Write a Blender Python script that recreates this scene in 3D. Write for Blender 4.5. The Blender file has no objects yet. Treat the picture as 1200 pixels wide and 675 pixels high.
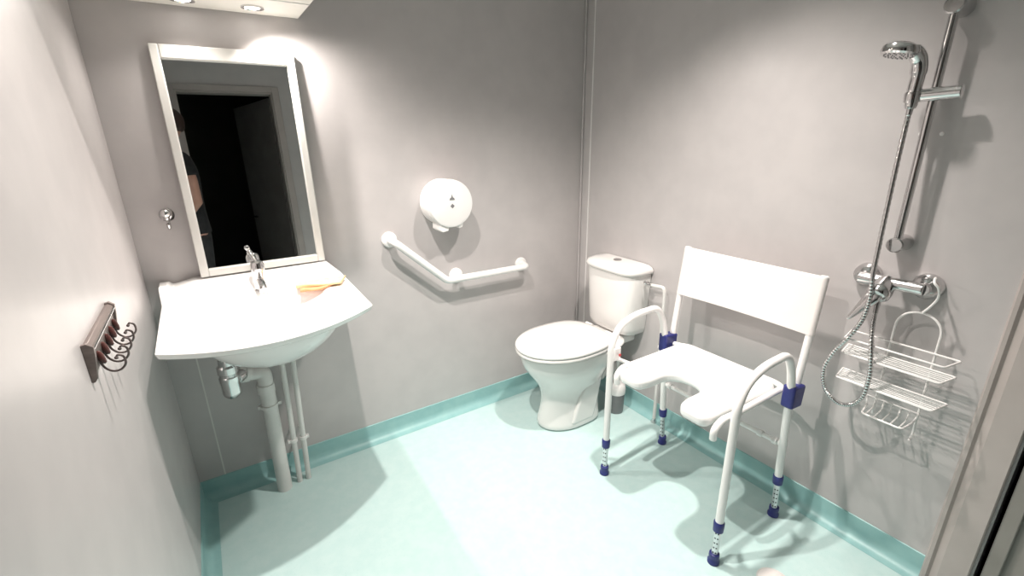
import bpy, math, random
from mathutils import Vector, Matrix
random.seed(7)
PI = math.pi
S = bpy.context.scene
COL = S.collection
V = Vector

# ------------------------------------------------------------ room measures
XL, XR, YB, YF = -0.235, 1.739, 1.977, -0.80
ZC = 2.32

# ------------------------------------------------------------ helpers
class MB:
    """collects shapes, build() links them as ONE mesh"""
    def __init__(s): s.v = []; s.f = []
    def add(s, vs, fs):
        n = len(s.v); s.v += [V(p) for p in vs]; s.f += [tuple(i + n for i in f) for f in fs]; return s
    def box(s, a, b):
        x0, x1 = sorted((a[0], b[0])); y0, y1 = sorted((a[1], b[1])); z0, z1 = sorted((a[2], b[2]))
        vs = [(x0,y0,z0),(x1,y0,z0),(x1,y1,z0),(x0,y1,z0),(x0,y0,z1),(x1,y0,z1),(x1,y1,z1),(x0,y1,z1)]
        return s.add(vs, [(0,3,2,1),(4,5,6,7),(0,1,5,4),(1,2,6,5),(2,3,7,6),(3,0,4,7)])
    def tube(s, path, r, seg=14, caps=True, closed=False):
        P = [V(p) for p in path]; n = len(P)
        R = list(r) if isinstance(r, (list, tuple)) else [r] * n
        T = []
        for i in range(n):
            if closed: t = P[(i+1) % n] - P[i-1]
            else: t = P[min(i+1, n-1)] - P[max(i-1, 0)]
            T.append(t.normalized())
        up = V((0,0,1)) if abs(T[0].z) < .9 else V((1,0,0))
        N = (up - T[0] * up.dot(T[0])).normalized()
        vs = []; fs = []
        for i in range(n):
            N = (N - T[i] * N.dot(T[i]))
            if N.length < 1e-6: N = T[i].orthogonal()
            N.normalize(); B = T[i].cross(N)
            for k in range(seg):
                a = 2*PI*k/seg
                vs.append(P[i] + (N*math.cos(a) + B*math.sin(a)) * R[i])
        m = n if closed else n-1
        for i in range(m):
            j = (i+1) % n
            for k in range(seg):
                k2 = (k+1) % seg
                fs.append((i*seg+k, i*seg+k2, j*seg+k2, j*seg+k))
        if caps and not closed:
            fs.append(tuple(range(seg-1, -1, -1))); fs.append(tuple((n-1)*seg + k for k in range(seg)))
        return s.add(vs, fs)
    def lathe(s, prof, o, axis=(0,0,1), seg=32, sx=1, sy=1, ref=None):
        """prof: (radius, height) pairs along axis from o"""
        A = V(axis).normalized()
        r0 = V(ref) if ref else (V((1,0,0)) if abs(A.x) < .9 else V((0,1,0)))
        N = (r0 - A*r0.dot(A)).normalized(); B = A.cross(N); o = V(o)
        vs = []; fs = []
        for (r, h) in prof:
            for k in range(seg):
                a = 2*PI*k/seg
                vs.append(o + A*h + N*(math.cos(a)*r*sx) + B*(math.sin(a)*r*sy))
        for i in range(len(prof)-1):
            for k in range(seg):
                k2 = (k+1) % seg
                fs.append((i*seg+k, i*seg+k2, (i+1)*seg+k2, (i+1)*seg+k))
        if prof[0][0] > 1e-5: fs.append(tuple(range(seg-1, -1, -1)))
        if prof[-1][0] > 1e-5: fs.append(tuple((len(prof)-1)*seg + k for k in range(seg)))
        return s.add(vs, fs)
    def prism(s, outline, z0, z1, ax='z'):
        n = len(outline)
        def mp(p, h):
            return {'z': (p[0], p[1], h), 'x': (h, p[0], p[1]), 'y': (p[0], h, p[1])}[ax]
        vs = [mp(p, z0) for p in outline] + [mp(p, z1) for p in outline]
        fs = [tuple(range(n-1, -1, -1)), tuple(range(n, 2*n))]
        fs += [(i, (i+1) % n, n + (i+1) % n, n + i) for i in range(n)]
        return s.add(vs, fs)
    def loft(s, rings, cap0=True, cap1=True):
        n = len(rings[0]); vs = [p for r in rings for p in r]; fs = []
        for i in range(len(rings)-1):
            for k in range(n):
                k2 = (k+1) % n
                fs.append((i*n+k, i*n+k2, (i+1)*n+k2, (i+1)*n+k))
        if cap0: fs.append(tuple(range(n-1, -1, -1)))
        if cap1: fs.append(tuple((len(rings)-1)*n + k for k in range(n)))
        return s.add(vs, fs)
    def ball(s, c, r, seg=16, rings=10, sc=(1,1,1)):
        prof = [(math.sin(PI*i/rings)*r, -math.cos(PI*i/rings)*r) for i in range(rings+1)]
        prof[0] = (1e-4*r, -r); prof[-1] = (1e-4*r, r)
        n0 = len(s.v); s.lathe(prof, (0,0,0), seg=seg)
        for i in range(n0, len(s.v)):
            p = s.v[i]; s.v[i] = V((p.x*sc[0]+c[0], p.y*sc[1]+c[1], p.z*sc[2]+c[2]))
        return s
    def build(s, name, mat, parent=None, bevel=0, bseg=3, sub=0, smooth=True, ang=35, label=None):
        import bmesh
        me = bpy.data.meshes.new(name)
        o = bpy.data.objects.new(name, me); COL.objects.link(o)
        off = V((0,0,0)); 
        if parent is not None:
            o.parent = parent; q = parent
            while q is not None: off += q.location; q = q.parent
        else:
            xs = [p.x for p in s.v]; ys = [p.y for p in s.v]; zs = [p.z for p in s.v]
            off = V(((min(xs)+max(xs))/2, (min(ys)+max(ys))/2, min(zs))); o.location = off
        me.from_pydata([p - off for p in s.v], [], s.f)
        bm = bmesh.new(); bm.from_mesh(me)
        bmesh.ops.remove_doubles(bm, verts=bm.verts, dist=1e-6)
        bmesh.ops.recalc_face_normals(bm, faces=bm.faces)
        bm.to_mesh(me); bm.free()
        me.materials.append(mat)
        if smooth:
            for p in me.polygons: p.use_smooth = True
            me.set_sharp_from_angle(angle=math.radians(ang))
        if bevel:
            m = o.modifiers.new('bevel', 'BEVEL'); m.width = bevel; m.segments = bseg; m.limit_method = 'ANGLE'; m.angle_limit = math.radians(40)
            m.harden_normals = False
        if sub:
            m = o.modifiers.new('sub', 'SUBSURF'); m.levels = sub; m.render_levels = sub
        if label: o['label'] = label
        return o

def fillet(pts, r, n=6):
    P = [V(p) for p in pts]; out = [P[0]]
    rr = r if isinstance(r, (list, tuple)) else [r]*len(P)
    for i in range(1, len(P)-1):
        a = (P[i-1]-P[i]); b = (P[i+1]-P[i]); d = min(rr[i], a.length*.48, b.length*.48)
        p0 = P[i] + a.normalized()*d; p1 = P[i] + b.normalized()*d
        for k in range(n+1):
            t = k/n; out.append(p0*(1-t)**2 + P[i]*2*t*(1-t) + p1*t*t)
    out.append(P[-1]); return out

def catmull(pts, n=8):
    P = [V(p) for p in pts]; P = [P[0]*2-P[1]] + P + [P[-1]*2-P[-2]]; out = []
    for i in range(1, len(P)-2):
        for k in range(n):
            t = k/n
            out.append(.5*((2*P[i]) + (P[i+1]-P[i-1])*t + (2*P[i-1]-5*P[i]+4*P[i+1]-P[i+2])*t*t + (-P[i-1]+3*P[i]-3*P[i+1]+P[i+2])*t**3))
    out.append(P[-2]); return out

def tag(o, label, cat, group=None):
    o['label'] = label; o['category'] = cat
    if group: o['group'] = group
    return o
def thing(name, loc, label, cat, group=None):
    o = bpy.data.objects.new(name, None); COL.objects.link(o); o.location = loc; o.empty_display_size = .1
    return tag(o, label, cat, group)
def struct(o): o['kind'] = 'structure'; return o

# ------------------------------------------------------------ materials
def mat(name, col, rough=.5, metal=0, coat=0, coat_rough=.1, spec=.5, sss=0):
    m = bpy.data.materials.new(name); m.use_nodes = True
    b = m.node_tree.nodes['Principled BSDF']
    b.inputs['Base Color'].default_value = (*col, 1); b.inputs['Roughness'].default_value = rough
    b.inputs['Metallic'].default_value = metal; b.inputs['Coat Weight'].default_value = coat
    b.inputs['Coat Roughness'].default_value = coat_rough; b.inputs['Specular IOR Level'].default_value = spec
    return m
def noisy(m, c1, c2, scale=8, detail=5, bump=0, bscale=200, stretch=None, lo=.35, hi=.65, rough=None):
    nt = m.node_tree; N = nt.nodes; L = nt.links; b = N['Principled BSDF']
    tc = N.new('ShaderNodeTexCoord'); mp = N.new('ShaderNodeMapping'); L.new(tc.outputs['Object'], mp.inputs[0])
    if stretch: mp.inputs['Scale'].default_value = stretch
    no = N.new('ShaderNodeTexNoise'); no.inputs['Scale'].default_value = scale; no.inputs['Detail'].default_value = detail
    L.new(mp.outputs[0], no.inputs['Vector'])
    cr = N.new('ShaderNodeValToRGB'); cr.color_ramp.elements[0].color = (*c1, 1); cr.color_ramp.elements[1].color = (*c2, 1)
    cr.color_ramp.elements[0].position = lo; cr.color_ramp.elements[1].position = hi
    L.new(no.outputs[0], cr.inputs[0]); L.new(cr.outputs[0], b.inputs['Base Color'])
    if bump:
        n2 = N.new('ShaderNodeTexNoise'); n2.inputs['Scale'].default_value = bscale; n2.inputs['Detail'].default_value = 3
        L.new(tc.outputs['Object'], n2.inputs['Vector'])
        bp = N.new('ShaderNodeBump'); bp.inputs['Strength'].default_value = bump; bp.inputs['Distance'].default_value = .002
        L.new(n2.outputs[0], bp.inputs['Height']); L.new(bp.outputs[0], b.inputs['Normal'])
    return m, cr

M_wall, _ = noisy(mat('wall_panel', (.5,.47,.46), .42, coat=.25, coat_rough=.22), (.485,.460,.458), (.52,.492,.488), 9, 6, bump=.06, bscale=60)
M_floor, _cr = noisy(mat('vinyl_floor', (.4,.6,.58), .45, spec=.35), (.50,.675,.66), (.54,.70,.685), 30, 5, bump=.05, bscale=350)
# fine chips in the vinyl
nt = M_floor.node_tree; N = nt.nodes; L = nt.links; b = N['Principled BSDF']
tc = N.new('ShaderNodeTexCoord'); vo = N.new('ShaderNodeTexVoronoi'); vo.inputs['Scale'].default_value = 90
L.new(tc.outputs['Object'], vo.inputs['Vector'])
mr = N.new('ShaderNodeMapRange'); mr.inputs['From Min'].default_value = .06; mr.inputs['From Max'].default_value = .10
mr.inputs['To Min'].default_value = .55; mr.inputs['To Max'].default_value = 0
L.new(vo.outputs['Distance'], mr.inputs['Value'])
mx = N.new('ShaderNodeMix'); mx.data_type = 'RGBA'; mx.inputs['B'].default_value = (.2,.42,.42,1)
L.new(mr.outputs[0], mx.inputs['Factor']); L.new(_cr.outputs[0], mx.inputs['A']); L.new(mx.outputs['Result'], b.inputs['Base Color'])
M_skirt, _ = noisy(mat('teal_skirting', (.2,.42,.42), .4), (.27,.49,.49), (.31,.53,.52), 20, 4)
M_ceil, _ = noisy(mat('ceiling_paint', (.8,.8,.78), .8), (.76,.755,.74), (.8,.79,.78), 10)
M_cer, _ = noisy(mat('white_ceramic', (.85,.84,.82), .12, coat=.4, coat_rough=.05), (.80,.785,.765), (.82,.80,.78), 3)
M_basin, _ = noisy(mat('white_basin_ceramic', (.9,.9,.88), .12, coat=.4, coat_rough=.05), (.90,.895,.88), (.92,.91,.90), 3)
M_wplas, _ = noisy(mat('white_plastic', (.85,.84,.83), .35), (.80,.785,.77), (.83,.81,.80), 6)
M_seat, _ = noisy(mat('white_seat_plastic', (.9,.89,.88), .4), (.88,.87,.86), (.90,.89,.88), 6, bump=.05, bscale=300)
M_tube, _ = noisy(mat('white_coated_tube', (.88,.86,.85), .3, coat=.3), (.84,.825,.81), (.87,.85,.84), 6)
M_back, _ = noisy(mat('white_back_fabric', (.82,.78,.76), .55), (.77,.725,.705), (.79,.745,.725), 12, bump=.1, bscale=400)
M_pipe, _ = noisy(mat('painted_pipe', (.7,.7,.68), .4), (.66,.66,.64), (.72,.71,.69), 12)
M_chrome, _ = noisy(mat('chrome', (.8,.8,.8), .12, metal=1), (.62,.61,.61), (.68,.67,.67), 4)
M_alu, _ = noisy(mat('aluminium_tube', (.75,.75,.76), .3, metal=1), (.72,.72,.73), (.78,.78,.79), 15)
M_blue, _ = noisy(mat('navy_blue_plastic', (.02,.03,.2), .4), (.018,.022,.15), (.03,.035,.2), 20)
M_hole, _ = noisy(mat('dark_hole', (.03,.03,.04), .8), (.03,.03,.04), (.05,.05,.06), 20)
M_red, _ = noisy(mat('red_button', (.5,.04,.04), .4), (.4,.03,.03), (.55,.05,.05), 20)
M_frame, _ = noisy(mat('mirror_frame_white', (.75,.74,.71), .45), (.66,.65,.62), (.70,.69,.66), 8)
M_soff, _ = noisy(mat('pelmet_board', (.8,.77,.72), .5), (.78,.75,.70), (.82,.79,.74), 6)
M_rack, _ = noisy(mat('pewter_wood', (.12,.1,.09), .4, metal=.3), (.16,.13,.12), (.24,.2,.185), 25, stretch=(1,.2,3))
M_wire, _ = noisy(mat('bronze_wire', (.15,.12,.11), .3, metal=.8), (.13,.105,.10), (.19,.155,.15), 25)
M_knob, _ = noisy(mat('brown_red_knob', (.1,.025,.02), .25, coat=.5), (.05,.018,.016), (.09,.03,.026), 25)
M_greyp, _ = noisy(mat('grey_plastic', (.16,.16,.17), .5), (.17,.17,.175), (.21,.21,.215), 12)
M_case, _ = noisy(mat('door_casing_paint', (.45,.41,.39), .45), (.42,.375,.355), (.46,.41,.39), 7)
M_leaf, _ = noisy(mat('door_leaf_paint', (.3,.28,.26), .5), (.24,.225,.205), (.28,.262,.24), 5)
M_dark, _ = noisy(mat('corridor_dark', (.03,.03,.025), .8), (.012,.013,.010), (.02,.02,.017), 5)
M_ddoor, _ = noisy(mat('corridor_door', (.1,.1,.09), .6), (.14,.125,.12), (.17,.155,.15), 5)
M_cloth, _ = noisy(mat('cream_cloth', (.85,.7,.45), .9), (.70,.52,.27), (.76,.58,.33), 60, bump=.3, bscale=500)
M_peach, _ = noisy(mat('peach_cloth', (.8,.4,.2), .9), (.62,.26,.12), (.68,.32,.17), 60, bump=.3, bscale=500)
M_skin, _ = noisy(mat('skin', (.5,.28,.2), .5), (.50,.27,.20), (.56,.32,.25), 12)
M_shirt, _ = noisy(mat('black_cotton', (.015,.015,.015), .9), (.012,.012,.014), (.02,.02,.022), 30)
M_trous, _ = noisy(mat('black_trouser_cotton', (.02,.02,.02), .9), (.012,.012,.013), (.022,.022,.024), 30)
M_hair, _ = noisy(mat('dark_hair', (.03,.015,.01), .6), (.03,.014,.01), (.05,.025,.02), 60, stretch=(1,1,.2))
M_shoe, _ = noisy(mat('black_leather', (.015,.013,.012), .4), (.012,.01,.01), (.02,.018,.017), 20)
M_glass = mat('mirror_glass', (.78,.8,.8), .015, metal=1)
_nt = M_glass.node_tree
M_glow = bpy.data.materials.new('lamp_lens'); M_glow.use_nodes = True
_n = M_glow.node_tree; _n.nodes.remove(_n.nodes['Principled BSDF'])
_e = _n.nodes.new('ShaderNodeEmission'); _e.inputs[0].default_value = (1,.93,.86,1); _e.inputs[1].default_value = 14
_n.links.new(_e.outputs[0], _n.nodes['Material Output'].inputs[0])

# ------------------------------------------------------------ setting
struct(MB().box((-.95, YF-.12, -.05), (XR+.15, YB+.1, 0)).build('floor', M_floor, smooth=False))
struct(MB().box((-.95, YF-.12, ZC), (XR+.15, YB+.1, ZC+.05)).build('ceiling', M_ceil, smooth=False))
struct(MB().box((XL-.08, YB, 0), (XR+.1, YB+.1, ZC)).build('wall_back', M_wall, smooth=False))
w = MB().box((XL-.08, .15, 0), (XL, YB, ZC)); struct(w.build('wall_left', M_wall, smooth=False, bevel=.004))
w = MB().box((XR, .135, 0), (XR+.1, YB, ZC)); w.box((XR, YF, 2.06), (XR+.1, .135, ZC)); w.box((XR, YF, 0), (XR+.1, -.68, 2.06))
struct(w.build('wall_right', M_wall, smooth=False))
w = MB().box((-.95, YF-.12, 0), (-.90, .15, ZC)); w.box((-.90, .15, 0), (XL-.08, .20, ZC))
struct(w.build('wall_lobby', M_wall, smooth=False))
OX0, OX1, OZ = -.075, .625, 2.04
w = MB().box((-.90, YF-.12, 0), (OX0, YF, ZC)); w.box((OX1, YF-.12, 0), (XR+.1, YF, ZC)); w.box((OX0, YF-.12, OZ), (OX1, YF, ZC))
struct(w.build('wall_front', M_wall, smooth=False))
# corridor beyond the doorway
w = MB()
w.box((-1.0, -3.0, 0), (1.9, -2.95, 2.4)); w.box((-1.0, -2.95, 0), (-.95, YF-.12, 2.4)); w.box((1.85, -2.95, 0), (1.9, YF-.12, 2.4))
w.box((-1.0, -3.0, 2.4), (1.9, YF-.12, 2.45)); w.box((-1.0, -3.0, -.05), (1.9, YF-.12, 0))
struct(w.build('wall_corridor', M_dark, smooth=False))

def cove(name, pts, inward):
    """skirting with coved foot; pts: two ends on the wall line, inward: unit vector into the room"""
    a, b_ = V(pts[0]), V(pts[1]); n = V(inward)
    r = .034; prof = [(0.0, .088), (.0035, .086)]
    prof += [(.0035 + r*(1-math.cos(t)), .0022 + r*(1-math.sin(t))) for t in [PI/2*(k/7) for k in range(8)]]
    prof = [(0.0, .088), (.0035, .086), (.0035, r+.002)] + [(.0035 + r*(1-math.cos(PI/2*k/7)), .002 + r*(1-math.sin(PI/2*k/7))) for k in range(1, 8)] + [(.045, .0006), (0, .0006)]
    rings = [[p + n*d + V((0,0,z)) for d, z in prof] for p in (a, b_)]
    return struct(MB().loft(rings).build(name, M_skirt, ang=50))
cove('baseboard_back', [(XL, YB, 0), (XR, YB, 0)], (0,-1,0))
cove('baseboard_right', [(XR, .243, 0), (XR, YB, 0)], (-1,0,0))
cove('baseboard_left', [(XL, .16, 0), (XL, YB, 0)], (1,0,0))
# joint strips of the wall panels
struct(MB().box((-.149, YB-.0015, .088), (-.144, YB, .86)).build('trim_1', M_frame))
struct(MB().box((XR-.003, 1.908, .088), (XR, 1.914, ZC)).build('trim_2', M_wplas))
struct(MB().box((XR-.012, YB-.012, .088), (XR, YB, ZC)).build('trim_3', M_wall, bevel=.005))

# doorway in the right wall: casing, gap and leaf
c = MB()
prof = [(.243,XR-.0), (.243,XR-.012), (.238,XR-.018), (.229,XR-.018), (.222,XR-.010), (.216,XR-.012), (.208,XR-.020), (.203,XR-.024), (.144,XR-.024), (.141,XR-.020), (.141,XR)]
def casing(prof, z0, z1):
    m = MB(); n = len(prof)
    vs = [(x, y, z0) for y, x in prof] + [(x, y, z1) for y, x in prof]
    m.add(vs, [tuple(range(n)), tuple(range(2*n-1, n-1, -1))] + [(i, (i+1) % n, n+(i+1) % n, n+i) for i in range(n)]); return m
struct(casing(prof, 0, 2.12).build('trim_4', M_case, ang=30))
d = struct(MB().box((XR+.012, -.68, .01), (XR+.055, .122, 2.05)).box((XR-.004, .088, .01), (XR+.0125, .122, 2.05)).build('door_1', M_leaf, bevel=.003))
h = MB().tube([(XR+.012, .045, .98), (XR-.045, .045, .98)], .009).tube(fillet([(XR-.045, .045, .98), (XR-.05, -.07, .98)], .01), .009)
h.box((XR+.006, .025, .90), (XR+.013, .065, 1.06)); h.build('handle', M_chrome, d, bevel=.002)
k = MB().lathe([(.0,0),(.02,0),(.024,.012),(.018,.028),(.0001,.032)], (XR-.0, -.0, .36), (-1,0,0), seg=20); k.build('door_stop', M_greyp, d)
# doorway to the corridor: frame and the open leaf beyond
f = MB()
f.box((OX0-.04, YF, 0), (OX0, YF+.018, OZ+.045)).box((OX1, YF, 0), (OX1+.055, YF+.018, OZ+.045)).box((OX0, YF, OZ), (OX1, YF+.018, OZ+.045))
f.box((OX1-.012, YF-.11, 0), (OX1, YF, OZ)).box((OX0, YF-.11, 0), (OX0+.012, YF, OZ)).box((OX0+.012, YF-.11, OZ-.012), (OX1-.012, YF, OZ))
struct(f.build('trim_5', M_case, bevel=.003))
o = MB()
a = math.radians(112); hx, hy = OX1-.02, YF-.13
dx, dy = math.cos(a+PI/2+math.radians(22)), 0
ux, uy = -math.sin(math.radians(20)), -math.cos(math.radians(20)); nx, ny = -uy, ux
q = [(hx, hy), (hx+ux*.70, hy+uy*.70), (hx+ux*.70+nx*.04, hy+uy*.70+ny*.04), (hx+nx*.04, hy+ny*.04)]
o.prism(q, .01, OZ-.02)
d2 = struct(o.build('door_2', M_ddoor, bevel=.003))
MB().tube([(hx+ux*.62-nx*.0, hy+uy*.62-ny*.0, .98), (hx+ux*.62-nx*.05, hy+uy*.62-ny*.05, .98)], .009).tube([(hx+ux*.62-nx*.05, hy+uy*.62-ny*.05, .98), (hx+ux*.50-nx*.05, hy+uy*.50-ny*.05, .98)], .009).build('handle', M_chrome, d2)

# ------------------------------------------------------------ light pelmet over the mirror
PX1, PY0, PZ = .385, 1.365, 1.805
t = thing('light_pelmet', (.075, YB, PZ), 'white boxed light board fixed high above the mirror, with small spotlights in its underside', 'light fitting')
p = MB()
p.box((XL+.001, PY0, PZ), (PX1, YB-.001, PZ+.02)).build('underside_panel', M_soff, t, bevel=.002)
p = MB().box((XL+.001, PY0, PZ+.02), (PX1, PY0+.018, ZC-.002)).box((PX1-.018, PY0+.018, PZ+.02), (PX1, YB-.001, ZC-.002))
p.build('fascia', M_soff, t, bevel=.001)
MB().box((XL+.001, 1.757, PZ-.0022), (PX1-.001, 1.761, PZ)).build('joint_strip', M_pipe, t)
for x in (.043, .232):
    l = MB().lathe([(.034,0),(.034,-.004),(.028,-.005),(.024,-.001),(.024,0)], (x, 1.882, PZ), seg=28).build('spotlight', M_chrome, t)
    MB().lathe([(.0001,-.0015),(.023,-.0015),(.023,-.0005),(.0001,-.0005)], (x, 1.882, PZ), seg=24).build('lens', M_glow, l)

# ------------------------------------------------------------ mirror
MX0, MX1, MZ0, MZ1 = -.071, .350, .934, 1.688
t = thing('wall_mirror', (.14, YB, MZ1), 'tall mirror in a white wooden frame behind the washbasin', 'mirror')
fw = .026
for a_, b_ in (((MX0, MZ0), (MX0+fw, MZ1)), ((MX1-fw, MZ0), (MX1, MZ1)), ((MX0+fw, MZ1-.042), (MX1-fw, MZ1)), ((MX0+fw, MZ0), (MX1-fw, MZ0+fw))):
    MB().box((a_[0], YB-.022, a_[1]), (b_[0], YB-.0005, b_[1])).build('frame_rail', M_frame, t, bevel=.004)
MB().box((MX0+fw, YB-.008, MZ0+fw), (MX1-fw, YB-.001, MZ1-.042)).build('mirror_glass', M_glass, t, smooth=False)
t.rotation_euler = (math.radians(-2.7), 0, 0)

# ------------------------------------------------------------ robe hook beside the mirror
t = thing('robe_hook', (-.128, YB, 1.15), 'small chrome robe hook on the wall left of the mirror', 'hook')
MB().lathe([(.0001,-.0008),(.022,-.0008),(.022,.005),(.016,.010),(.010,.014)], (-.128, YB, 1.158), (0,-1,0), seg=20).build('rose', M_chrome, t)
MB().tube(catmull([(-.128, YB-.006, 1.158), (-.128, YB-.03, 1.152), (-.128, YB-.048, 1.150), (-.128, YB-.058, 1.164)]), .0085).ball((-.128, YB-.060, 1.170), .016).build('peg', M_chrome, t)
MB().tube(catmull([(-.128, YB-.012, 1.148), (-.128, YB-.02, 1.126), (-.128, YB-.036, 1.118), (-.128, YB-.044, 1.132)]), .006).build('lower_peg', M_chrome, t)

# ------------------------------------------------------------ washbasin
t = thing('washbasin', (.1, YB, .70), 'wide white wheelchair-access washbasin with a raised back ledge under the mirror', 'washbasin')
SX0, SX1 = -.197, .403
def basin_xy(u, v):
    yb = YB - .002
    yf = 1.425 + .022*(u-.5)*2 - .115*max(0, 1-(abs(u-.5)*2)**2.0)
    y = yb + (yf-yb)*v
    x0 = SX0 + .008*v; x1 = SX1 - .012*v
    return x0 + (x1-x0)*u, y
BCX, BCY = .10, 1.615
def top_z(x, y, u, v):
    z = .880
    e = ((x-BCX)/.225)**2 + ((y-BCY)/.185)**2
    if y < 1.85:
        k = min(1, max(0, 1.15-e)); k = k*k*(3-2*k); z -= .115*k
    # raised ledge at the back, sloping off at its right end and shouldered at its left
    s = (y-1.845)/.05
    s = max(0, min(1, s)); s = s*s*(3-2*s)
    r = max(0, min(1, (SX1-.004-x)/.045)); l = .78 + .22*max(0, min(1, (x-SX0-.05)/.05))
    if x < SX0+.03: l = 1.0
    z += .050*s*r*l
    return z
def bot_z(x, y, u, v):
    z = .858
    e = ((x-BCX)/.235)**2 + ((y-1.62)/.235)**2
    k = max(0, 1-e)
    z -= .165*k**.62
    return z
NU, NV = 64, 56
m = MB(); vs = []; fs = []
for j in range(NV+1):
    for i in range(NU+1):
        u, v = i/NU, j/NV; x, y = basin_xy(u, v); vs.append((x, y, top_z(x, y, u, v)))
base = len(vs)
for j in range(NV+1):
    for i in range(NU+1):
        u, v = i/NU, j/NV
        x, y = basin_xy(u, v); xx = BCX+(x-BCX)*.985; yy = y + .012*v*v
        vs.append((xx, yy, bot_z(x, y, u, v)))
I = lambda i, j: j*(NU+1)+i
for j in range(NV):
    for i in range(NU):
        fs.append((I(i,j), I(i+1,j), I(i+1,j+1), I(i,j+1)))
        fs.append((base+I(i,j), base+I(i,j+1), base+I(i+1,j+1), base+I(i+1,j)))
for i in range(NU):
    fs.append((I(i,0), base+I(i,0), base+I(i+1,0), I(i+1,0))); fs.append((I(i,NV), I(i+1,NV), base+I(i+1,NV), base+I(i,NV)))
for j in range(NV):
    fs.append((I(0,j), I(0,j+1), base+I(0,j+1), base+I(0,j))); fs.append((I(NU,j), base+I(NU,j), base+I(NU,j+1), I(NU,j+1)))
m.add(vs, fs); m.build('basin', M_basin, t, bevel=.005, bseg=3, ang=50)
MB().lathe([(.0001,.004),(.022,.004),(.026,.001),(.026,-.003)], (BCX, BCY, .767), seg=24).build('plug', M_chrome, t, label='chrome plug')

# tap
TX, TY = .104, 1.842
t = thing('mixer_tap', (TX, TY, 0.878), 'short chrome single-lever mixer tap on the back of the washbasin', 'tap')
MB().lathe([(.0001,-.012),(.026,-.012),(.026,.004),(.021,.010),(.020,.062),(.022,.068),(.022,.078),(.0001,.079)], (TX, TY, 0.878), seg=28).build('body', M_chrome, t)
MB().tube(catmull([(TX, TY-.01, 0.910), (TX, TY-.05, 0.917), (TX, TY-.09, 0.913), (TX, TY-.11, 0.905)]), [.018,.0178,.0175,.017,.0168,.0165,.016,.016,.0155,.015,.015,.0148,.0145,.0142,.014,.014,.014,.014,.0138,.0138,.0138,.0138,.0135,.0135,.0135]).lathe([(.0001,-.001),(.0125,-.001),(.0125,.012)], (TX, TY-.103, 0.887), seg=18).build('spout', M_chrome, t)
MB().lathe([(.0001,.0),(.023,0),(.0235,.016),(.019,.027),(.010,.032),(.0001,.033)], (TX, TY, 0.957), seg=26).tube(catmull([(TX, TY-.004, 0.979), (TX-.006, TY+.012, 0.995), (TX-.012, TY+.026, 1.009), (TX-.014, TY+.034, 1.013)]), [.008]*8+[.0075]*8+[.007]*9).ball((TX-.014, TY+.036, 1.014), .0095).build('lever', M_chrome, t)

# cloth folded on the ledge
def slab(name, quad, z, th, mt, parent, wav=.003, n=14):
    a0, b0, c0, d0 = [V((*q, 0)) for q in quad]; vs = []; fs = []
    for lay in (0, 1):
        for j in range(n+1):
            for i in range(n+1):
                u, v = i/n, j/n
                p = a0*(1-u)*(1-v)+b0*u*(1-v)+c0*u*v+d0*(1-u)*v
                w_ = wav*(math.sin(5*u+1.3)+math.sin(4*v+7*u))*.5 + wav
                vs.append((p.x, p.y, z + lay*th + w_*(1 if lay else .3)))
    K = lambda i, j, l: l*(n+1)**2 + j*(n+1)+i
    for j in range(n):
        for i in range(n):
            fs.append((K(i,j,1), K(i+1,j,1), K(i+1,j+1,1), K(i,j+1,1))); fs.append((K(i,j,0), K(i,j+1,0), K(i+1,j+1,0), K(i+1,j,0)))
    for i in range(n):
        fs.append((K(i,0,0), K(i+1,0,0), K(i+1,0,1), K(i,0,1))); fs.append((K(i,n,0), K(i,n,1), K(i+1,n,1), K(i+1,n,0)))
        fs.append((K(0,i,0), K(0,i,1), K(0,i+1,1), K(0,i+1,0))); fs.append((K(n,i,0), K(n,i+1,0), K(n,i+1,1), K(n,i,1)))
    return MB().add(vs, fs).build(name, mt, parent, bevel=.002)
t = thing('folded_cloth', (.3, 1.77, .884), 'cream and peach folded cloth lying on the right of the washbasin', 'cloth')
slab('lower_fold', [(.213, 1.712), (.285, 1.700), (.375, 1.765), (.232, 1.790)], .8815, .006, M_peach, t, .002)
slab('upper_fold', [(.205, 1.745), (.356, 1.712), (.392, 1.790), (.215, 1.800)], .8885, .007, M_cloth, t, .003)

# bottle trap and waste pipe
t = thing('drain_pipe', (.05, 1.86, 0), 'chrome bottle trap and thick white waste pipe running down under the washbasin', 'drain pipe')
TRX, TRY = -.053, 1.80
tr = MB().lathe([(.0001,.512),(.020,.512),(.028,.522),(.031,.532),(.031,.572),(.033,.576),(.033,.594),(.029,.598),(.0285,.606),(.033,.610),(.033,.634),(.025,.640),(.0245,.672),(.0001,.673)], (TRX, TRY, 0), seg=30).build('bottle_trap', M_chrome, t)
MB().tube([(TRX+.02, TRY+.02, .568), (TRX+.040, TRY+.048, .566)], .022, 20).tube([(TRX+.03, TRY+.034, .568), (TRX+.048, TRY+.058, .565)], .018, 20).build('outlet', M_chrome, tr)
MB().tube(fillet([(TRX, TRY, .660), (TRX+.05, TRY-.02, .664), (BCX-.0, BCY+.10, .668), (BCX, BCY+.02, .70)], .02), .010).build('waste_arm', M_chrome, t)
MB().tube(fillet([(TRX+.045, TRY+.055, .565), (.012, 1.866, .556), (.058, 1.868, .550), (.052, 1.868, .0)], [0,.03,.03,0]), .0275, 24).build('waste_pipe', M_pipe, t)
MB().lathe([(.0315,0),(.0315,.035)], (.055, 1.868, .46), seg=24).build('pipe_socket', M_pipe, t)
MB().tube([(-.020, 1.860, .561), (.006, 1.865, .558)], .0315, 24).build('pipe_collar', M_pipe, t)
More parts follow.
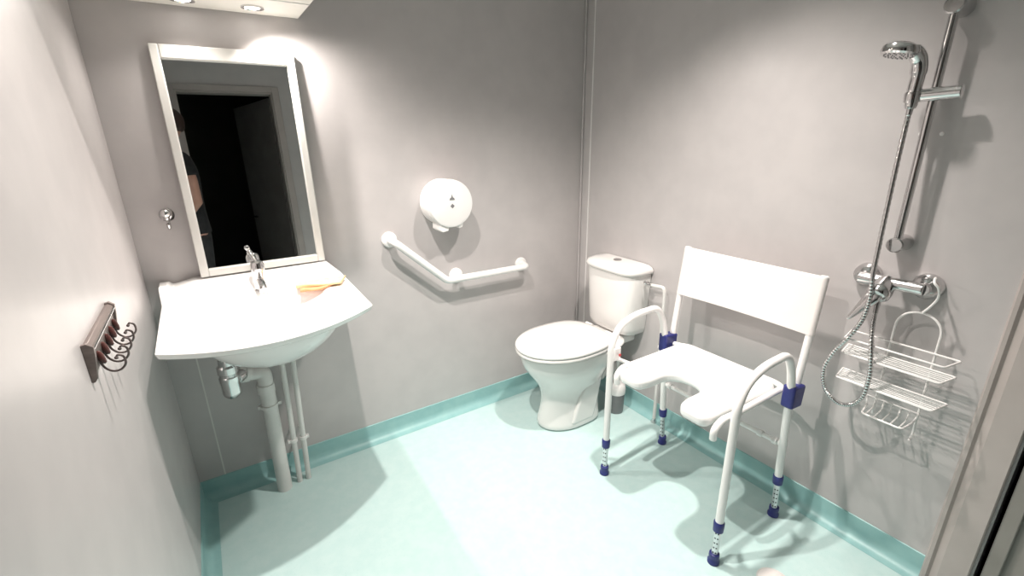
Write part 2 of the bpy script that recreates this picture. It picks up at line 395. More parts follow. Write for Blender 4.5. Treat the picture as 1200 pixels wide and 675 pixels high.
c = MB(); c.lathe([(.0280,-.006),(.0315,-.006),(.0315,.006),(.0280,.006)], (.054, 1.868, .40), seg=24)
c.box((.014, 1.864, .394), (.024, 1.874, .406)).box((.084, 1.864, .394), (.098, 1.874, .406)).tube([(.054,1.896,.40),(.054,YB,.40)], .005); c.build('pipe_clip', M_pipe, t)
# supply pipes
for i, (xt, xb, lab) in enumerate(((.128, .112, 'left one of two thin white water pipes under the washbasin'), (.168, .147, 'right one of two thin white water pipes under the washbasin'))):
    t = thing('water_pipe', (xb, 1.88, 0), lab, 'pipe')
    MB().tube(fillet([(xt-.02, 1.80, .70), (xt, 1.878, .62), (xb, 1.878, .0)], [0,.05,0]), .0105, 14).build('pipe', M_pipe, t)
    MB().lathe([(.0001,0),(.015,0),(.015,.02),(.011,.024)], (xt-.002, 1.878, .575), seg=6).build('nut', M_chrome, t)
    c = MB().lathe([(.0108,-.007),(.0145,-.007),(.0145,.007),(.0108,.007)], (xb+(xt-xb)*.33, 1.878, .205), seg=16)
    c.box((xb+(xt-xb)*.33-.0225, 1.872, .199), (xb+(xt-xb)*.33-.011, 1.884, .211)) if i == 0 else c.box((xb+(xt-xb)*.33+.011, 1.872, .199), (xb+(xt-xb)*.33+.0225, 1.884, .211))
    c.tube([(xb+(xt-xb)*.33, 1.888, .205), (xb+(xt-xb)*.33, YB, .205)], .004); c.build('clip', M_wplas, t)

# ------------------------------------------------------------ coat rack on the left wall
t = thing('coat_rack', (XL, 1.18, 1.0), 'dark bar with five curled wire coat hooks on the left wall', 'coat rack')
Y0, Y1 = 1.035, 1.305
pf = [(XL-.0008, 1.056), (XL+.006, 1.058), (XL+.014, 1.052), (XL+.014, 1.042), (XL+.011, 1.036), (XL+.007, .998), (XL+.003, .992), (XL-.0008, .992)]
MB().prism([(a_, b_) for a_, b_ in pf], Y0, Y1, 'y').build('bar', M_rack, t, bevel=.0015)
for yy in (Y0-.002, Y1-.006):
    MB().prism([(XL, 1.060), (XL+.008, 1.062), (XL+.017, 1.054), (XL+.016, 1.038), (XL+.010, .994), (XL+.005, .987), (XL, .987)], yy, yy+.008, 'y').build('end_plate', M_rack, t, bevel=.001)
MB().tube([(XL+.0138, Y0+.006, 1.047), (XL+.0138, Y1-.006, 1.047)], .0028).build('rim_rod', M_chrome, t)
for k in range(5):
    y = 1.080 + k*.048
    h = MB().tube(catmull([(XL+.009, y, 1.012), (XL+.014, y, .994), (XL+.024, y, .984), (XL+.036, y, .984), (XL+.045, y, .994), (XL+.045, y, 1.008), (XL+.038, y, 1.014), (XL+.034, y, 1.010)], 6), .0021, 8)
    h.ball((XL+.034, y, 1.009), .0034, 10, 6)
    h = h.build('hook', M_wire, t)
    MB().lathe([(.0001,-.015),(.004,-.012),(.0058,-.004),(.006,.005),(.0045,.012),(.0001,.015)], (XL+.013, y, 1.016), (-.25,0,1), seg=16).build('knob', M_knob, h)

# ------------------------------------------------------------ paper dispenser
DX, DZ, DR = .892, 1.118, .104
t = thing('toilet_paper_dispenser', (DX, YB, DZ-DR), 'round white jumbo toilet roll dispenser on the back wall above the grab rail', 'dispenser')
MB().lathe([(.0001,0),(.100,0),(.103,.004),(.104,.09),(.104,.112),(.101,.119),(.094,.122),(.0001,.123)], (DX, YB, DZ), (0,-1,0), seg=72).build('drum', M_wplas, t)
MB().lathe([(.1035,.0),(.1055,.001),(.1055,.004),(.1035,.005)], (DX, YB-.086, DZ), (0,-1,0), seg=72).build('cover_seam', M_wplas, t)
MB().prism([(DX-.060, DZ-.075), (DX-.060, DZ-.112), (DX-.048, DZ-.122), (DX-.020, DZ-.118), (DX-.015, DZ-.100), (DX+.030, DZ-.100), (DX+.034, DZ-.112), (DX+.05, DZ-.108), (DX+.058, DZ-.08)], YB-.112, YB-.03, 'y').build('tear_edge', M_wplas, t, bevel=.002)
tri = [(DX-.013, DZ+.018), (DX+.013, DZ+.018), (DX+.009, DZ+.027), (DX+.004, DZ+.029), (DX, DZ+.042), (DX-.004, DZ+.029), (DX-.009, DZ+.027)]
MB().prism(tri, YB-.1245, YB-.1228, 'y').build('lock_mark', M_greyp, t)
MB().prism([(DX+.010, DZ-.008), (DX, DZ+.002), (DX-.010, DZ-.008), (DX, DZ-.018)], YB-.1245, YB-.1228, 'y').build('sight_mark', M_greyp, t)

# ------------------------------------------------------------ angled grab rail
GY = YB-.068
t = thing('grab_rail', (.93, YB, .75), 'white angled grab rail on the back wall between washbasin and toilet', 'grab rail')
A = V((.635, GY, .972)); E = V((.872, GY, .757)); B_ = V((1.330, GY, .752))
path = fillet([(A.x, YB-.004, A.z), A, E, B_, (B_.x, YB-.004, B_.z)], [0,.035,.02,.035,0], 8)
MB().tube(path, .0165, 20).build('rail', M_tube, t)
for p in (A, B_):
    MB().lathe([(.0001,0),(.034,0),(.034,.008),(.030,.013),(.018,.015)], (p.x, YB, p.z), (0,-1,0), seg=32).build('flange', M_tube, t)
MB().lathe([(.0001,0),(.034,0),(.034,.008),(.030,.013),(.014,.015),(.013,.055)], (.948, YB, .757), (0,-1,0), seg=32).build('flange', M_tube, t)

# ------------------------------------------------------------ toilet
TYC = 1.605
t = thing('toilet', (1.45, TYC, 0), 'white close-coupled toilet with its lid down in the corner', 'toilet')
def egg(xf, xb, hw, z, n=44, p=2.0, ang0=0, flat=.0):
    """plan outline pointing towards -x"""
    out = []; cx = xf + (xb-xf)*.52
    for k in range(n):
        a = 2*PI*k/n; c_, s_ = math.cos(a), math.sin(a)
        if c_ < 0: q = 2.0; rx = cx-xf
        else: q = p; rx = xb-cx
        x = cx + math.copysign(abs(c_)**(2/q), c_)*rx
        y = TYC + math.copysign(abs(s_)**(2/q), s_)*hw
        out.append((x, y, z))
    return out
rings = [egg(1.192,1.52,.114,0,p=4), egg(1.189,1.52,.116,.012,p=4), egg(1.197,1.52,.112,.05,p=4), egg(1.214,1.52,.102,.12,p=3.5), egg(1.216,1.53,.104,.19,p=3.2),
         egg(1.186,1.55,.126,.25,p=3), egg(1.135,1.57,.157,.31,p=2.8), egg(1.106,1.59,.175,.36,p=2.8), egg(1.100,1.63,.178,.395,p=3), egg(1.096,1.66,.181,.418,p=3.2), egg(1.104,1.66,.176,.424,p=3.2)]
MB().loft(rings).build('bowl', M_cer, t, sub=1, ang=80)
# moulded flank panel and foot on each side
for s in (-1, 1):
    q = [(1.30, .02), (1.445, .015), (1.47, .10), (1.50, .28), (1.45, .325), (1.39, .26), (1.345, .16)]
    MB().loft([[(x, TYC+s*.080, z) for x, z in q], [(x*.94+1.42*.06, TYC+s*.116, z*.9+.018) for x, z in q]]).build('flank', M_cer, t, bevel=.012, bseg=4)
MB().box((1.56, TYC-.10, .375), (1.735, TYC+.10, .4255)).build('tank_platform', M_cer, t, bevel=.015)
def seat_shape(z, g, xb=1.558): return [(x, y, z) for x, y, _ in egg(1.078+g, xb-g, .192-g, z, 60, 3.0)]
MB().loft([seat_shape(.426, .006), seat_shape(.428, .001), seat_shape(.437, .0), seat_shape(.441, .004)]).build('seat', M_cer, t, ang=60)
MB().loft([seat_shape(.4425, .004), seat_shape(.446, .0), seat_shape(.454, .0), seat_shape(.460, .006), seat_shape(.464, .03), seat_shape(.467, .09), seat_shape(.468, .15)]).build('lid', M_cer, t, ang=60)
for s in (-1, 1):
    MB().tube([(1.566, TYC+s*.075-.022, .446), (1.566, TYC+s*.075+.022, .446)], .011).build('hinge', M_wplas, t)
# cistern: D-shaped, tapering downward
def dshape(xf, hw, z, n=26, xb=XR-.004, yc=TYC+.005):
    out = [(xb, yc-hw, z)]
    for k in range(n+1):
        a = -PI/2 + PI*k/n
        q = 3.6
        c_, s_ = math.cos(a), math.sin(a)
        out.append((xb-.03 - math.copysign(abs(c_)**(2/q), c_)*(xb-.03-xf), yc + math.copysign(abs(s_)**(2/q), s_)*hw, z))
    out.append((xb, yc+hw, z)); return out
MB().loft([dshape(1.645,.125,.425), dshape(1.612,.150,.440), dshape(1.602,.156,.47), dshape(1.590,.170,.745), dshape(1.592,.168,.752)]).build('cistern', M_cer, t, ang=50)
MB().loft([dshape(1.588,.172,.753), dshape(1.578,.180,.760), dshape(1.577,.181,.772), dshape(1.590,.172,.785), dshape(1.625,.150,.793), dshape(1.66,.11,.796)]).build('cistern_lid', M_cer, t, ang=60)
MB().lathe([(.0001,.0),(.021,0),(.021,.004),(.018,.006),(.0001,.006)], (1.675, TYC+.005, .7955), seg=24).build('flush_button', M_chrome, t)
MB().tube(fillet([(1.49, TYC+.01, .21), (1.62, TYC+.015, .20), (XR-.002, TYC+.015, .19)], .03), .046, 24).lathe([(.046,0),(.056,.002),(.056,.028),(.046,.03)], (1.56, TYC+.012, .205), (1,0,-.08), seg=26).build('outlet_pipe', M_wplas, t)
MB().box((1.36, TYC+.105, .10), (1.60, TYC+.185, .30)).build('side_boxing', M_wplas, t, bevel=.012)
# fill pipe
t = thing('toilet_fill_pipe', (XR-.04, 1.32, 0), 'thin white water pipe beside the toilet cistern, behind the shower chair', 'pipe')
MB().tube(fillet([(1.69, 1.435, .715), (1.692, 1.392, .715), (1.695, 1.328, .72), (1.698, 1.322, .69), (1.700, 1.318, .015)], [0,.01,.015,.02,0]), .0085, 14).build('pipe', M_pipe, t)
MB().lathe([(.0001,0),(.012,0),(.012,.03),(.0001,.03)], (1.69, 1.425, .715), (0,-1,0), seg=14).tube([(1.69,1.405,.715),(1.66,1.405,.73)], .006).ball((1.657,1.405,.732), .010).build('valve', M_chrome, t)
MB().lathe([(.0001,0),(.016,0),(.016,.004),(.009,.018),(.0086,.024)], (1.700, 1.318, .0008), seg=18).build('floor_collar', M_chrome, t)
MB().tube([(1.699,1.320,.42),(XR,1.320,.42)], .004).lathe([(.0088,-.006),(.012,-.006),(.012,.006),(.0088,.006)], (1.699,1.320,.42), seg=14).build('clip', M_wplas, t)
# toilet brush
t = thing('toilet_brush_holder', (1.615, 1.505, 0), 'grey toilet brush holder with a white top on the floor beside the toilet', 'toilet brush')
MB().lathe([(.0001,.001),(.038,.001),(.041,.01),(.044,.115),(.0001,.116)], (1.615, 1.505, 0), seg=28).build('pot', M_greyp, t)
MB().lathe([(.046,.112),(.047,.135),(.043,.158),(.030,.172),(.012,.178),(.009,.19),(.008,.33),(.0001,.335)], (1.615, 1.505, 0), seg=28).build('brush', M_wplas, t)

# ------------------------------------------------------------ shower chair
t = thing('shower_chair', (1.41, .92, 0), 'white shower chair with cut-out seat, armrests and blue leg fittings by the right wall', 'shower chair')
CYR, CYL, CYC = .652, 1.182, .917
R1 = .0135
for sgn, yy in ((-1, CYR), (1, CYL)):
    pts = [(1.226, yy, .145), (1.224, yy, .615), (1.262, yy, .684), (1.345, yy, .712), (1.478, yy, .716), (1.520, yy, .655), (1.548, yy, .560), (1.552, yy, .49)]
    fr = MB().tube(fillet(pts, [0,.04,.05,.04,.035,.04,.03,0], 6), R1, 18).build('side_frame', M_tube, t)
    MB().tube([(1.552, yy, .50), (1.583, yy, .17)], R1, 18).build('rear_leg_tube', M_tube, t)
    # backrest tube
    bt = MB().tube([(1.586, yy - sgn*.004, .50), (1.592, yy - sgn*.004, .58), (1.636, yy - sgn*.004, .945)], .0125, 18).build('backrest_tube', M_tube, t)
    MB().lathe([(.0001,0),(.0135,0),(.0135,.006),(.010,.009),(.0001,.01)], (1.636, yy-sgn*.004, .943), (.12,0,1), seg=18).build('end_cap', M_wplas, bt)
    # clamp
    MB().prism([(1.532,.497), (1.600,.490), (1.607,.572), (1.530,.582)], yy-.021, yy+.021, 'y').build('clamp', M_blue, t, bevel=.008, bseg=4)
    # telescopic ends
    for (x0, z0, x1, z1, top) in ((1.226, .20, 1.226, .0, .160), (1.580, .22, 1.600, .0, .178)):
        d_ = V((x1-x0, 0, z1-z0)).normalized()
        P = lambda z: V((x0 + (x1-x0)*(z0-z)/(z0-z1), yy, z))
        leg = MB().tube([P(top+.02), P(.02)], .0105, 18).build('leg_extension', M_alu, t)
        hm = MB()
        for q in range(5):
            c_ = P(.050 + q*.020); hm.lathe([(.0001,0),(.0028,0),(.0028,.0008),(.0001,.0008)], c_ + V((-.0102, 0, 0)), (-1,0,0), seg=10)
            hm.lathe([(.0001,0),(.0028,0),(.0028,.0008),(.0001,.0008)], c_ + V((-.0072, -.0072, 0)), (-1,-1,0), seg=10)
        hm.build('adjustment_hole', M_hole, leg)
        MB().lathe([(.0138,-.020),(.0165,-.018),(.0175,.000),(.0175,.016),(.015,.020),(.0125,.020)], P(top-.004), tuple(-d_), seg=22).build('collar', M_blue, leg)
        MB().lathe([(.0001,.0008),(.0195,.0008),(.0200,.010),(.0165,.016),(.0160,.024),(.0175,.028),(.0165,.040),(.0112,.042)], (P(.0).x, yy, 0), seg=22).build('rubber_foot', M_blue, leg)
# bracket with a red button on the front legs
for sgn, yy in ((-1, CYR), (1, CYL)):
    b_ = MB().box((1.226, yy - sgn*.012 - .006, .545), (1.262, yy - sgn*.012 + .006, .600)).build('seat_bracket', M_tube, t, bevel=.004)
    MB().lathe([(.0001,0),(.006,0),(.006,.004),(.0001,.005)], (1.248, yy - .018 - (.006 if sgn>0 else -.030), .572), (0, -1, 0), seg=14).build('button', M_red, b_)
# seat frame: U tube behind and at the sides with hooked front ends
zf = .528
pts = [(1.212, 1.128, .470), (1.206, 1.130, .505), (1.238, 1.132, .532), (1.30, 1.133, zf), (1.600, 1.133, zf), (1.615, 1.10, zf), (1.615, .735, zf), (1.600, .702, zf), (1.30, .702, zf), (1.238, .703, .532), (1.206, .705, .505), (1.212, .707, .470)]
MB().tube(fillet(pts, [0,.02,.02,.03,.03,.03,.03,.03,.03,.02,.02,0], 5), .0115, 16).build('seat_frame', M_tube, t)
for yy, y2 in ((CYR, .702), (CYL, 1.133)):
    MB().tube([(1.60, y2, zf), (1.575, yy, zf+.004)], .010, 12).build('frame_link', M_tube, t)
    MB().tube([(1.30, y2, zf-.004), (1.238, yy, .555)], .008, 12).build('frame_link', M_tube, t)
# rear crossbar
cb = MB().tube([(1.572, CYR, .33), (1.572, CYL, .33)], .0095, 14).build('crossbar', M_tube, t)
for y_ in (CYR+.03, CYR+.085, CYL-.03):
    MB().lathe([(.0112,-.010),(.013,-.008),(.013,.008),(.0112,.010)], (1.572, y_, .33), (0,1,0), seg=18).build('crossbar_clip', M_wplas, cb)
# seat plate with the horseshoe cut-out
def arc(cx_, cy_, r, a0, a1, n): return [(cx_+r*math.cos(a0+(a1-a0)*k/n), cy_+r*math.sin(a0+(a1-a0)*k/n)) for k in range(n+1)]
hw = .204; xf, xb_ = 1.186, 1.592; bay = .080
out = []
out += arc(xb_-.04, CYC+hw-.04, .04, 0, PI/2, 6)                     # rear left corner
out += arc(xf+.03, CYC+hw-.012-.03, .03, PI/2, PI, 6)
out += arc(xf+.034, CYC+bay+.036, .034, PI, PI*1.42, 6)              # inner corner of left lobe
out += [(1.245, CYC+bay-.004)]
out += arc(1.300, CYC, bay-.004, PI/2, -PI/2, 16)
out += [(1.245, CYC-bay+.004)]
out += arc(xf+.034, CYC-bay-.036, .034, PI*.58, PI, 6)
out += arc(xf+.03, CYC-hw+.012+.03, .03, PI, PI*1.5, 6)
out += arc(xb_-.04, CYC-hw+.04, .04, -PI/2, 0, 6)
MB().prism(out, .500, .546).build('seat', M_seat, t, bevel=.017, bseg=5)
# backrest sheet wrapped round both tubes
def bx(z): return 1.592 + (1.636-1.592)*(z-.58)/(.945-.58)
rings = []
r_ = .0142
for i in range(25):
    v = i/24; z = .752 + (.944-.752)*v
    cc = bx(z); ya, yb_ = CYR+.004, CYL-.004
    ring = []
    for k in range(9): a = PI/2 + PI*k/8; ring.append((cc + r_*math.sin(a), ya + r_*math.cos(a), z))
    for k in range(1, 12): u = k/12; ring.append((cc - r_ + .010*math.sin(PI*u)*0 + .014*math.sin(PI*u), ya+(yb_-ya)*u, z))
    for k in range(9): a = -PI/2 + PI - PI*k/8 ; ring.append((cc - r_*math.cos(PI*k/8), yb_ + r_*math.sin(PI*k/8), z))
    for k in range(1, 12): u = 1-k/12; ring.append((cc + r_*.9 + .010*math.sin(PI*u)*0 - .004*math.sin(PI*u), ya+(yb_-ya)*u, z))
    rings.append(ring)
# proper ring around the two tubes
rings = []
for i in range(13):
    v = i/12; z = .752 + (.946-.752)*v; cc = bx(z); ya, yb_ = CYR+.004, CYL-.004; ring = []
    for k in range(13): a = PI*k/12; ring.append((cc + r_*math.cos(a), ya - r_*math.sin(a), z))
    for k in range(1, 14): u = k/14; ring.append((cc - r_ + .012*math.sin(PI*u), ya+(yb_-ya)*u, z))
    for k in range(13): a = PI - PI*k/12; ring.append((cc + r_*math.cos(a), yb_ + r_*math.sin(a), z))
    for k in range(1, 14): u = 1-k/14; ring.append((cc + r_ - .003*math.sin(PI*u), ya+(yb_-ya)*u, z))
    rings.append(ring)
MB().loft(rings).build('backrest', M_back, t, ang=60)

# ------------------------------------------------------------ shower rail, hand shower, hose
RX, RY = 1.682, .505
t = thing('shower_rail', (RX, RY, 1.06), 'vertical chrome shower rail on the right wall', 'shower rail')
MB().tube([(RX, RY, 1.055), (RX, RY, 1.715)], .0105, 20).build('rail', M_chrome, t)
for z in (1.078, 1.700):
    MB().lathe([(.0001,0),(.024,0),(.025,.006),(.023,.028),(.0215,.058),(.022,.072),(.019,.076),(.0001,.077)], (XR, RY, z), (-1,0,0), seg=28).build('bracket', M_chrome, t, label='grey chrome end bracket')
sl = MB().tube([(RX-.006, .446, 1.492), (RX-.010, .536, 1.488)], .0175, 24).lathe([(.0175,0),(.0183,.003),(.0175,.006)], (RX-.006, .454, 1.492), (0,1,0), seg=22).build('slider', M_chrome, t, bevel=.002)
MB().tube([(RX-.010, .532, 1.488), (RX-.020, .552, 1.486)], [.0175,.0165], 18).lathe([(.0140,-.014),(.0180,-.014),(.0190,.006),(.0175,.012),(.0140,.012)], (RX-.024, .544, 1.486), (-.15,0,1), seg=22).build('cradle', M_chrome, sl)
HX, HY = RX-.024, .544
t = thing('hand_shower', (HX, HY, 1.46), 'chrome hand shower head held in the slider of the rail', 'hand shower')
MB().tube(catmull([(HX+.005, HY, 1.455), (HX+.002, HY, 1.50), (HX-.002, HY-.002, 1.545), (HX-.010, HY+.002, 1.578), (HX-.030, HY+.012, 1.600)], 6), [.012]+[.0145]*5+[.0165]*6+[.0185]*6+[.019]*4+[.019,.018,.017], 20).build('handle', M_chrome, t)
MB().lathe([(.0001,-.012),(.036,-.012),(.041,-.008),(.043,.000),(.040,.010),(.026,.018),(.0001,.021)], (HX-.062, HY+.030, 1.597), (.16,-.10,1), seg=36).build('head', M_chrome, t)
nz = MB(); A_ = V((.16,-.10,1)).normalized()
N1 = V((1,0,-.16)).normalized(); N2 = A_.cross(N1)
for rr, n in ((.012, 6), (.022, 12), (.031, 18)):
    for k in range(n):
        a = 2*PI*k/n; p = V((HX-.062, HY+.030, 1.597)) + A_*-.0122 + N1*math.cos(a)*rr + N2*math.sin(a)*rr
        nz.lathe([(.0014,0),(.0014,-.0015),(.0001,-.0017)], p, tuple(A_), seg=6)
nz.build('spray_nozzles', M_greyp, t)

hose = [(1.662, 0.544, 1.462), (1.661, 0.544, 1.43), (1.652, 0.541, 1.33), (1.642, 0.536, 1.2), (1.63, 0.53, 1.08), (1.62, 0.524, 0.99), (1.62, 0.518, 0.915), (1.61, 0.5209, 0.8495), (1.597, 0.5404, 0.7873), (1.594, 0.5706, 0.7247), (1.592, 0.5866, 0.6549), (1.592, 0.5709, 0.5946), (1.592, 0.5322, 0.5635), (1.592, 0.4946, 0.571), (1.592, 0.4687, 0.6125), (1.593, 0.4635, 0.6811), (1.597, 0.4736, 0.7521), (1.612, 0.4902, 0.8187), (1.64, 0.5031, 0.8702), (1.654, 0.508, 0.905)]
hp = catmull(hose, 22)
rr = [.0066 + .0008*math.sin(i*2.1) for i in range(len(hp))]
t = thing('shower_hose', (1.66, .53, .5), 'flexible chrome shower hose hanging in a loop from head to mixer', 'shower hose')
MB().tube(hp, rr, 12).build('flexible_pipe', M_chrome, t)
MB().tube([hp[0]+V((0,0,.004)), hp[18]], [.0085,.0075], 16).build('upper_nut', M_chrome, t)
MB().tube([hp[-1]+V((0,0,.002)), hp[-22]], [.0095,.0080], 16).build('lower_nut', M_chrome, t)

# ------------------------------------------------------------ mixer
MXX, MZ = 1.682, .960
t = thing('shower_mixer', (XR, .485, MZ), 'chrome wall mixer valve with a single lever on the right wall', 'shower mixer')
MB().tube([(MXX, .414, MZ), (MXX, .580, MZ)], .0185, 24).build('body', M_chrome, t, bevel=.004)
for y_ in (.573, .421):
    MB().lathe([(.0001,0),(.038,0),(.039,.005),(.036,.020),(.026,.032),(.0185,.04),(.0175,.058)], (XR, y_, MZ), (-1,0,0), seg=30).build('rosette', M_chrome, t)
MB().lathe([(.0001,-.03),(.022,-.028),(.028,-.01),(.032,.02),(.031,.034),(.024,.043),(.0001,.047)], (MXX-.012, .508, MZ-.012), (-.8,0,-.55), seg=28).build('valve_housing', M_chrome, t)
lv = MB().loft([[(MXX-.040+a_, .508+b_, MZ-.022+c_) for a_, b_, c_ in [(q_[0]*1.3, q_[1]*1.6+.002, q_[2]*1.1) for q_ in r_] ] for r_ in (
    [(.008,-.016,.012),(.008,.016,.012),(-.012,.016,.006),(-.012,-.016,.006)],
    [(.000,-.016,-.022),(.000,.020,-.022),(-.018,.020,-.020),(-.018,-.012,-.020)],
    [(-.012,.010,-.060),(-.012,.028,-.060),(-.022,.028,-.058),(-.022,.012,-.058)],
    [(-.022,.026,-.094),(-.022,.037,-.094),(-.029,.037,-.093),(-.029,.027,-.093)])])
lv.build('lever', M_chrome, t, sub=2, ang=80)
MB().lathe([(.0001,0),(.013,0),(.013,.022),(.009,.024)], (1.654, .508, .905), (.1,0,1), seg=20).tube([(1.656,.508,.925),(MXX-.006,.508,MZ-.01)], .014, 18).build('hose_outlet', M_chrome, t)

# ------------------------------------------------------------ wire caddy hanging on the mixer
t = thing('shower_caddy', (1.69, .41, .5), 'white wire shower caddy hooked over the mixer valve', 'shower caddy')
WX = 1.694; rw = .0033
# hook over the mixer body and the arch
MB().tube(catmull([(WX-.008, .405, .893), (WX-.010, .392, .915), (WX-.014, .380, .945), (WX-.030, .380, .975), (WX-.034, .392, .992), (WX-.012, .398, .9995), (WX+.012, .402, .994)], 8), rw, 8).build('hook', M_wplas, t)
arch = [(WX, .462, .520), (WX, .462, .80)]
arch += [(WX, .408+.054*math.cos(a), .835+.054*math.sin(a)) for a in [PI*k/14 for k in range(15)]]
arch += [(WX, .354, .80), (WX, .352, .505), (WX-.012, .352, .490), (WX-.022, .352, .494)]
MB().tube(fillet(arch, .01, 2), rw, 8).build('side_rods', M_wplas, t)
def tray(z, n_in, y0=.568, y1=.296, x0=WX-.003, x1=WX-.085, ins=.014):
    m_ = MB()
    fr_ = [(x0, y0, z), (x1, y0-ins, z-.0), (x1, y1+ins, z-.0), (x0, y1, z)]
    loop = fillet(fr_ + [fr_[0]], .008, 3)
    m_.tube(loop, rw*.9, 8)
    for k in range(n_in):
        x = x0 + (x1-x0)*(k+1)/(n_in+1); i_ = ins*(k+1)/(n_in+1)
        m_.tube([(x, y0-i_, z-.001), (x, y1+i_, z-.001)], rw*.6, 6)
    return m_
tray(.778, 0).build('guard_rail', M_wplas, t)
tray(.728, 5).build('shelf', M_wplas, t)
tray(.640, 6).build('shelf', M_wplas, t)
m_ = MB(); zz = .548
m_.tube(fillet([(WX-.003,.485,zz+.03),(WX-.01,.478,zz),(WX-.065,.470,zz-.005),(WX-.07,.462,zz-.005),(WX-.07,.372,zz-.005),(WX-.065,.364,zz-.005),(WX-.01,.356,zz),(WX-.003,.350,zz+.03)], .012, 4), rw*.9, 8)
m_.tube([(WX-.003,.485,zz+.03),(WX-.003,.350,zz+.03)], rw*.8, 8)
for k in range(5):
    y_ = .460 - k*.022; m_.tube(fillet([(WX-.003, y_, zz+.03), (WX-.012, y_, zz-.002), (WX-.070, y_, zz-.006)], .01, 3), rw*.7, 6)
m_.build('soap_dish', M_wplas, t)

# two tiny white raised dots on the right wall
for y_, lab in ((.530, 'tiny white dot on the right wall, left one below the shower slider'), (.483, 'tiny white dot on the right wall, right one below the shower slider')):
    tag(MB().lathe([(.0001,0),(.0055,0),(.005,.0018),(.0001,.0028)], (XR, y_, 1.388), (-1,0,0), seg=14).build('white_dot', M_wplas), lab, 'screw plug')
# floor drain cover
t = thing('floor_drain', (1.335, .52, 0), 'round white floor drain cover in front of the shower chair', 'floor drain')
MB().lathe([(.0001,.0068),(.030,.0068),(.040,.0055),(.046,.003),(.048,.0006),(.0001,.0005)], (1.325, .497, 0), seg=40).build('cover', M_back, t)
MB().lathe([(.0485,.0004),(.052,.0004),(.052,.0016),(.0485,.0018)], (1.325, .497, 0), seg=40).build('rim', M_pipe, t)

# ------------------------------------------------------------ person seen in the mirror
PXC, PYC = -.160, -.36
t = thing('person', (PXC, PYC, 0), 'person in black T-shirt and trousers standing by the door, seen in the mirror', 'person')
def P3(f_, s_, z):   # f_: forward (towards -x), s_: to the person's right (towards +y)
    a = math.radians(14)
    fx, fy = -math.cos(a), math.sin(a); rx, ry = math.sin(a), math.cos(a)
    return V((PXC + fx*f_ + rx*s_, PYC + fy*f_ + ry*s_, z))
def limb(m_, pts, rad, seg=18): m_.tube([P3(*p) for p in pts], rad, seg)
def hand(m_, s_):
    wz, wf, ws = 1.02, .235, s_*.115
    m_.ball(P3(.30, ws, wz+.01), .042, 14, 8, (1.1,.75,.55))
    for k, ln in enumerate((.062,.072,.066,.052)):
        o_ = (k-1.5)*.019
        pts = [P3(.318, ws+o_, wz+.012), P3(.318+ln*.55, ws+o_*1.08, wz+.006), P3(.318+ln*.9, ws+o_*1.05, wz-.018), P3(.318+ln*.95, ws+o_, wz-.038)]
        m_.tube(pts, [.0095,.009,.0085,.0075], 10)
    m_.tube([P3(.28, ws - s_*.022, wz+.012), P3(.305, ws - s_*.050, wz+.010), P3(.335, ws - s_*.058, wz)], [.0115,.0105,.009], 10)
body = MB()
rings = []
for z, a_, b_ in ((.78,.088,.135),(.86,.088,.136),(.95,.090,.138),(1.05,.098,.140),(1.15,.105,.155),(1.23,.100,.165),(1.29,.080,.150),(1.33,.058,.085),(1.36,.052,.056),(1.42,.050,.052)):
    rings.append([P3(a_*math.cos(2*PI*k/24), b_*math.sin(2*PI*k/24), z) for k in range(24)])
body.loft(rings)
# head
rings = []
for z, cf, a_, b_ in ((1.375,.030,.040,.040),(1.39,.035,.062,.052),(1.42,.025,.078,.064),(1.46,.015,.090,.073),(1.50,.010,.095,.077),(1.54,.005,.092,.074),(1.575,.0,.075,.060),(1.595,-.003,.045,.036),(1.602,-.005,.012,.01)):
    rings.append([P3(cf+a_*math.cos(2*PI*k/24), b_*math.sin(2*PI*k/24), z) for k in range(24)])
body.loft(rings)
body.tube([P3(.100,0,1.495), P3(.112,0,1.475), P3(.120,0,1.458), P3(.100,0,1.450)], [.010,.012,.015,.010], 10)     # nose
body.tube([P3(.094,-.024,1.428), P3(.103,0,1.426), P3(.094,.024,1.428)], [.006,.008,.006], 8)                       # mouth
for s_ in (-1, 1):
    body.ball(P3(-.002, s_*.078, 1.475), .030, 12, 8, (.6,.35,1))
    limb(body, [(0,s_*.125,1.285),(0,s_*.175,1.255),(-.015,s_*.195,1.15),(-.02,s_*.20,1.02),(.01,s_*.195,.985),(.10,s_*.175,.99),(.20,s_*.135,1.01),(.27,s_*.118,1.025)], [.05,.052,.046,.042,.042,.040,.032,.028])
    hand(body, s_)
    limb(body, [(0,s_*.085,.84),(.005,s_*.092,.65),(.0,s_*.095,.46),(-.012,s_*.098,.30),(-.01,s_*.10,.08)], [.085,.075,.055,.052,.036])
    body.tube([P3(-.04,s_*.10,.045), P3(.04,s_*.105,.04), P3(.13,s_*.112,.03), P3(.16,s_*.115,.03)], [.036,.038,.034,.024], 12)
b_ = body.build('body', M_skin, t)
def rem(o_, vx, sm=6):
    m1 = o_.modifiers.new('remesh', 'REMESH'); m1.mode = 'VOXEL'; m1.voxel_size = vx; m1.use_smooth_shade = True
    m2 = o_.modifiers.new('smooth', 'SMOOTH'); m2.iterations = sm; m2.factor = .5
rem(b_, .0065, 4)
sh = MB(); rings = []
for z, a_, b2 in ((.82,.122,.176),(.95,.112,.160),(1.05,.112,.154),(1.15,.118,.168),(1.23,.114,.178),(1.30,.092,.155),(1.335,.068,.088)):
    rings.append([P3(a_*math.cos(2*PI*k/24), b2*math.sin(2*PI*k/24), z) for k in range(24)])
sh.loft(rings)
for s_ in (-1, 1): limb(sh, [(0,s_*.11,1.288),(0,s_*.178,1.262),(-.006,s_*.196,1.22),(-.010,s_*.200,1.18)], [.058,.062,.060,.058])
